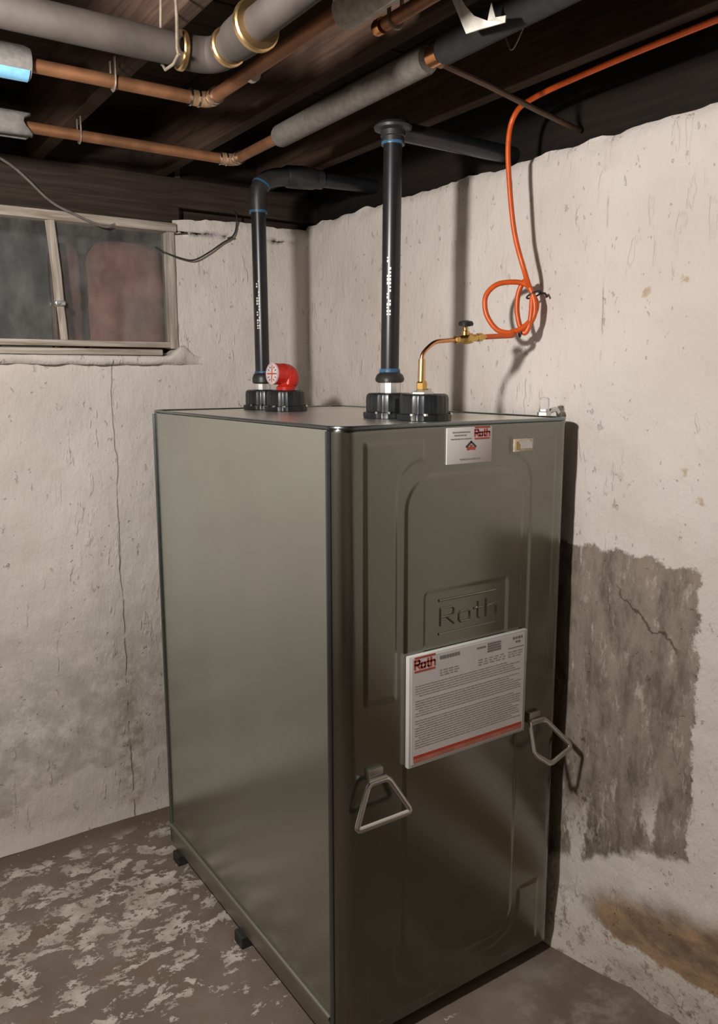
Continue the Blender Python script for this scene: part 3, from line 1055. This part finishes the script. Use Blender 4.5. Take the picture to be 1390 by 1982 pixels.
# ---------------------------------------------------------------- fuel line: fitting, valve, hose
cl = thing('copper_fuel_line', 'bright copper fuel tube bending from the front cap to the valve', 'tube')
fx, fy = .349, .160
MB().lathe([(.030, -.004), (.030, .004), (.022, .007), (.018, .009)], (fx, fy, cz0), segs=6).build('hex_bushing', ZINC, cl, auto=20)
MB().lathe([(.012, 0), (.014, .004), (.014, .018), (.010, .024)], (fx - .002, fy, cz0 + .008), segs=6).build('flare_nut', BRASS, cl, auto=20)
MB().tube([(fx - .003, fy, cz0 + .028), (fx - .002, fy, cz0 + .084)], [.0095, .0085], 14).build('sleeve', BAND, cl)
MB().tube(spline([(fx - .003, fy, cz0 + .070), (fx - .001, fy, cz0 + .092), (.362, fy, 1.683), (.388, fy, 1.699), (.425, fy, 1.704), (.462, fy, 1.707)], 8), .0052, 12).build('tube', COPPER, cl)
MB().lathe([(.010, 0), (.012, .004), (.012, .012)], (fx + .026, fy + .014, cz0), segs=6).build('plug', ZINC, cl, auto=20)

vl = thing('fuel_valve', 'small brass shutoff valve with black knob on the fuel line', 'valve')
A, B = Vector((.449, fy, 1.706)), Vector((.560, fy, 1.717))
ax = (B - A).normalized()
MB().lathe([(.006, 0), (.0105, .002), (.0105, .014), (.007, .016)], A, ax, 6).build('nut', BRASS, vl, auto=20)
MB().lathe([(.007, .014), (.009, .018), (.009, .026), (.013, .032), (.014, .044), (.013, .056), (.009, .062), (.009, .074), (.007, .076)], A, ax, 16).build('body', BRASS, vl)
MB().lathe([(.006, .074), (.0105, .076), (.0105, .092), (.007, .096), (.006, .108)], A, ax, 6).build('nut', BRASS, vl, auto=20)
sp = A + ax * .036
MB().lathe([(.010, .004), (.010, .018), (.006, .020), (.006, .038)], sp, (0, 0, 1), 14).build('stem', BRASS, vl)
MB().lathe([(.005, .030), (.018, .033), (.019, .038), (.016, .043), (.006, .045)], sp, (-.1, -.15, 1), 18).build('knob', BLKTIE, vl)

hz = thing('fuel_hose', 'orange fuel hose coiled on the wall and running up to the ceiling', 'hose')
rv = Vector((.829, -.559, 0))
cc = Vector((.652, .176, 1.797))
path = [(.607, -2.2, 2.288), (.609, -1.2, 2.288), (.610, -.403, 2.288), (.617, -.10, 2.287), (.632, .10, 2.283), (.638, .165, 2.262), (.634, .180, 2.20), (.640, .178, 2.10),
        (.650, .165, 1.98), (.664, .140, 1.885)]
for k in range(0, 29):
    a = R_(35 - 30 * k)
    rr = .066 + .003 * math.sin(k * 1.7)
    w2 = max(0, min(1, (k - 10) / 3)) * max(0, min(1, (25 - k) / 3))
    off = Vector((-.559, -.829, 0)) * (.012 * math.sin(k * .55))
    p = cc + rv * (rr * math.cos(a) * (1 - .74 * w2) + .038 * w2) + Vector((0, 0, rr * math.sin(a))) + off
    path.append(tuple(p))
path += [(.640, .150, 1.722), (.600, .158, 1.719), (.553, .160, 1.716)]
MB().tube(spline(path, 5), .0068, 12).build('hose', ORANGE, hz)
tb = MB()
tc = cc + rv * .062 + Vector((0, 0, .030))
tb.tube([tc + Vector((.016 * math.cos(t), -.010 * math.cos(t), .006 * math.sin(t) + .006 * math.cos(t))) + Vector((-.5, -.8, 0)) * .016 * math.sin(t) for t in [2 * math.pi * i / 20 for i in range(20)]], .0025, 6, closed=True)
tb.tube([tc + Vector((.012, -.006, .004)), tc + Vector((.028, -.012, .004)), tc + Vector((.034, -.016, -.006))], .003, 6)
tb.build('tie', BLKTIE, hz)
tc = cc + rv * .028 + Vector((0, 0, -.066))
tb = MB().tube([tc + Vector((0, .0, .012 * math.cos(t))) + Vector((-.5, -.8, 0)) * .012 * math.sin(t) for t in [2 * math.pi * i / 16 for i in range(16)]], .0025, 6, closed=True)
tb.build('tie', BLKTIE, hz)

# small loose fitting on the tank corner
lf = thing('loose_fitting', 'small shiny metal fitting with clear cap lying on the tank corner by the wall', 'fitting')
lx, ly = .672, .062
MB().lathe([(.012, 0), (.018, .002), (.018, .010), (.014, .012), (.014, .018)], (lx, ly, TZ + .004), segs=6).build('nut', CHROME, lf, auto=20)
MB().lathe([(.013, 0), (.013, .026), (.010, .030), (.004, .031)], (lx, ly, TZ + .021), segs=18).build('clear_cap', CLEAR, lf)
MB().tube(spline([(lx + .012, ly, TZ + .010), (lx + .024, ly - .004, TZ + .018), (lx + .038, ly - .006, TZ + .020), (lx + .046, ly - .008, TZ + .010)], 5), .0065, 8, flat=.35).build('tab', CHROME, lf)

# ---------------------------------------------------------------- overhead pipes
CZ, CRAD = 2.25, .0143
def clip(mb, p, ax, r):
    """pipe strap: loop around the pipe and two ears nailed to the joist"""
    p = Vector(p)
    sd = Vector(ax).cross(Vector((0, 0, 1)))
    pts = [p + sd * (r + .002) * math.cos(t) + Vector((0, 0, 1)) * (r + .002) * math.sin(t) for t in [math.pi + math.pi * i / 12 for i in range(13)]]
    pts = [pts[0] + Vector((0, 0, .045))] + pts + [pts[-1] + Vector((0, 0, .045))]
    mb.tube(pts, .0022, 8, flat=2.2, up=ax)

c1 = thing('copper_pipe', 'aged copper pipe under the ceiling turning by the drain pipe', 'pipe', group='copper pipes under the joists')
ex, ey = -.062, .452
MB().tube([(-2.4, ey - .004, CZ), (ex - .030, ey, CZ)], CRAD, 16).build('run', OLDCOP, c1)
MB().tube([(ex, ey - .030, CZ), (ex + .012, -2.2, CZ)], CRAD, 16).build('run', OLDCOP, c1)
MB().tube(spline([(ex - .045, ey, CZ), (ex - .022, ey, CZ), (ex - .006, ey - .006, CZ), (ex, ey - .022, CZ), (ex, ey - .045, CZ)], 6), .0172, 16).build('elbow', SOLDER, c1)
for q, a in (((ex - .046, ey, CZ), (1, 0, 0)), ((ex, ey - .046, CZ), (0, 1, 0)), ((ex - .026, ey, CZ), (1, 0, 0)), ((ex, ey - .026, CZ), (0, 1, 0))):
    v = Vector(a) * .002
    MB().tube([Vector(q) - v, Vector(q) + v], .0188, 16).build('solder_ring', CHROME, c1)
mb = MB(); clip(mb, (-.284, ey, CZ), (1, 0, 0), CRAD); mb.build('strap', RODM, c1)
MB().tube([(-.052, .252, CZ), (-.052, .238, CZ)], .0165, 16).build('coupling', ZINC, c1)
MB().tube([(-1.9, ey, CZ), (-.470, ey, CZ), (-.458, ey, CZ)], [.034, .034, .031], 18).build('foam_sleeve', FOAML, c1)
bt = MB()
v = []
for i in range(6):
    for k in range(5):
        a = R_(215 + 14 * k)
        v.append((-.463 - i * .03, ey + .0348 * math.cos(a), CZ + .0348 * math.sin(a)))
bt.add(v, [(i * 5 + k, i * 5 + k + 1, (i + 1) * 5 + k + 1, (i + 1) * 5 + k) for i in range(5) for k in range(4)])
tag(bt.build('blue_tape', SKYB, c1), 'strip of sky blue tape')
MB().tube([(-.050, -.106, CZ), (-.049, -.114, CZ), (-.04, -1.9, CZ)], [.026, .030, .030], 18).build('foam_sleeve', simple('light_foam', (.34, .32, .29), .9, 0, .2, 50, .3), c1)

c2 = thing('copper_pipe', 'aged copper pipe under the ceiling nearest the window, partly in grey foam', 'pipe', group='copper pipes under the joists')
ex, ey = .214, .900
MB().tube([(-2.4, ey - .02, CZ), (ex - .030, ey, CZ)], CRAD, 16).build('run', OLDCOP, c2)
MB().tube([(ex, ey - .030, CZ), (.206, -2.2, CZ)], CRAD, 16).build('run', OLDCOP, c2)
MB().tube(spline([(ex - .045, ey, CZ), (ex - .022, ey, CZ), (ex - .006, ey - .006, CZ), (ex, ey - .022, CZ), (ex, ey - .045, CZ)], 6), .0172, 16).build('elbow', SOLDER, c2)
for q, a in (((ex - .046, ey, CZ), (1, 0, 0)), ((ex, ey - .046, CZ), (0, 1, 0)), ((ex - .026, ey, CZ), (1, 0, 0)), ((ex, ey - .026, CZ), (0, 1, 0))):
    v = Vector(a) * .002
    MB().tube([Vector(q) - v, Vector(q) + v], .0188, 16).build('solder_ring', CHROME, c2)
mb = MB(); clip(mb, (-.235, ey, CZ), (1, 0, 0), CRAD); mb.build('strap', RODM, c2)
MB().tube([(.212, .612, CZ), (.212, .604, CZ), (.207, -.018, CZ), (.207, -.026, CZ)], [.026, .0285, .0285, .026], 20).build('foam_sleeve', FOAM, c2)
MB().tube([(.207, -.038, CZ), (.207, -.068, CZ)], .0205, 16).build('coupling', COPPER, c2)
MB().tube([(.206, -.074, CZ), (.206, -.082, CZ), (.20, -1.9, CZ)], [.024, .0275, .0275], 20).build('black_foam_sleeve', FOAMB, c2)
MB().tube([(.222, -.035, CZ - .004), (.40, .005, 2.245), (.60, .052, 2.240), (.79, .085, 2.232)], .0065, 10).build('branch_tube', simple('brown_tube', (.10, .055, .032), .6, .2), c2)
MB().lathe([(.008, 0), (.010, .004), (.010, .016), (.007, .02)], (.222, -.035, CZ - .004), (1, .22, 0), 8).build('branch_nut', SOLDER, c2)
# split foam on the left run
fs = MB()
v = []
xs = [-.372, -.40, -.60, -1.0, -1.9]
for i, x in enumerate(xs):
    op = 26 if i < 2 else 10
    for k in range(19):
        a = R_(270 + op + (360 - 2 * op) * k / 18)
        v.append((x + (.012 * math.sin(k * .8) if i == 0 else 0), ey - .01 + .033 * math.cos(a), CZ + .033 * math.sin(a)))
nn = 19
fs.add(v, [(i * nn + k, (i + 1) * nn + k, (i + 1) * nn + k + 1, i * nn + k + 1) for i in range(len(xs) - 1) for k in range(nn - 1)])
fo = fs.build('split_foam_sleeve', FOAML, c2, auto=None)
sm = fo.modifiers.new('thick', 'SOLIDIFY'); sm.thickness = .008

c3 = thing('copper_pipe', 'short copper pipe stub running beside the pale foam sleeve', 'pipe', group='copper pipes under the joists')
MB().tube([(.060, -.082, CZ + .015), (.075, -2.0, CZ + .015)], .0125, 14).build('run', OLDCOP, c3)
MB().lathe([(.004, 0), (.013, .004), (.015, .010), (.015, .026)], (.059, -.050, CZ + .015), (0, -1, 0), 16).build('end_cap', COPPER, c3)
mb = MB(); clip(mb, (.0625, -.11, CZ + .015), (0, 1, 0), .0125); mb.build('strap', RODM, c3)

# drain line with banded couplings
dr = thing('drain_pipe', 'thick dull drain pipe with gold banded elbow under the ceiling', 'pipe')
DZ, DY, DX, DR = 2.212, .112, -.200, .029
MB().tube([(-2.4, DY + .01, DZ), (-.36, DY, DZ), (-.235, DY, DZ)], [.031, .029, .027], 24).build('run', DRAIN, dr)
MB().tube(spline([(-.262, DY, DZ), (-.235, DY, DZ), (-.212, DY - .010, DZ), (DX, DY - .034, DZ), (DX, DY - .062, DZ)], 6), .031, 24).build('elbow', DRAIN, dr)
MB().tube([(DX, DY - .05, DZ), (DX, -2.2, DZ)], .028, 24).build('run', DRAIN, dr)
MB().tube([(DX, DY - .085, DZ), (DX, DY - .10, DZ), (DX, DY - .160, DZ), (DX, DY - .172, DZ)], [.030, .035, .037, .040], 24).build('coupling', DRAIN, dr)
def band(c, ax, r, wd):
    a = Vector(ax)
    MB().tube([Vector(c) - a * wd, Vector(c) - a * wd * .6, Vector(c) + a * wd * .6, Vector(c) + a * wd], [r, r + .003, r + .003, r], 24).build('band', BAND, dr)
band((-.266, DY, DZ), (1, 0, 0), .0315, .006)
band((DX, DY - .064, DZ), (0, 1, 0), .0315, .006)
band((DX, DY - .176, DZ), (0, 1, 0), .040, .007)
hr = MB()
hr.tube([(-.290, DY - .046, 2.186), (-.288, DY - .036, 2.200), (-.286, DY - .034, 2.25), (-.282, DY - .02, 2.34), (-.282, DY - .02, 2.50)], .0032, 8)
hr.tube([(-.290, DY + .036, 2.192), (-.290, DY + .036, 2.25), (-.284, DY + .02, 2.50)], .0028, 8)
hr.tube([(-.290, DY + .036, 2.196), (-.290, DY + .02, 2.180), (-.290, DY - .02, 2.178), (-.290, DY - .046, 2.187)], .0028, 8)
hr.build('hanger_wire', RODM, dr)

# torn facing hanging off the black foam
ts = MB()
P = [(-.155, 2.325), (-.163, 2.308), (-.182, 2.274), (-.213, 2.224), (-.254, 2.218), (-.305, 2.214), (-.309, 2.223), (-.279, 2.231), (-.272, 2.256), (-.265, 2.229), (-.239, 2.244), (-.211, 2.269), (-.194, 2.289), (-.172, 2.325)]
v = [(.146 + .010 * math.sin(a * 60) * max(0, (2.30 - b) * 12), a, b) for a, b in P]
ts.add(v, [tuple(range(len(P)))])
to = ts.build('torn_facing', PAPERW, smooth=False)
sm = to.modifiers.new('thick', 'SOLIDIFY'); sm.thickness = .002
tag(to, 'torn white scrap of facing hanging from a joist above the black foam sleeve', 'scrap')
hk = MB().tube(spline([(.306, -.135, 2.295), (.312, -.147, 2.262), (.316, -.151, 2.252), (.322, -.158, 2.262), (.330, -.175, 2.298)], 5), .0018, 6).build('wire_hook', RODM)
tag(hk, 'thin V-shaped wire hook hanging from the ceiling near the orange hose', 'hook')

# ---------------------------------------------------------------- cables on the window wall
cb = MB().tube(spline([(-.95, 1.05, 2.296), (-.60, 1.20, 2.290), (-.354, 1.31, 2.262), (-.212, 1.345, 2.165), (-.140, 1.353, 2.135), (-.072, 1.357, 2.112), (-.03, 1.364, 2.106), (.0, 1.370, 2.118)], 8), .0042, 8).build('cable', CABLEM)
tag(cb, 'thin grey cable sagging from the ceiling onto the window head', 'cable')
cb = MB().tube(spline([(.150, 1.400, 2.060), (.165, 1.366, 2.042), (.225, 1.358, 2.024), (.270, 1.356, 2.022), (.325, 1.360, 2.050), (.385, 1.366, 2.090), (.420, 1.364, 2.112), (.440, 1.368, 2.14), (.448, 1.374, 2.19), (.450, 1.40, 2.215)], 8), .0030, 8)
cb.tube([(.418, 1.352, 2.112), (.418, 1.40, 2.112)], .004, 8)
cb = cb.build('dark_wire', WIREM)
tag(cb, 'thin dark wire drooping from the window frame up to the wall top', 'wire')

for o in bpy.data.objects:
    if o.name.split('.')[0] in ('small_print', 'heading_print', 'print_marking', 'dial_tick'):
        o['kind'] = 'stuff'
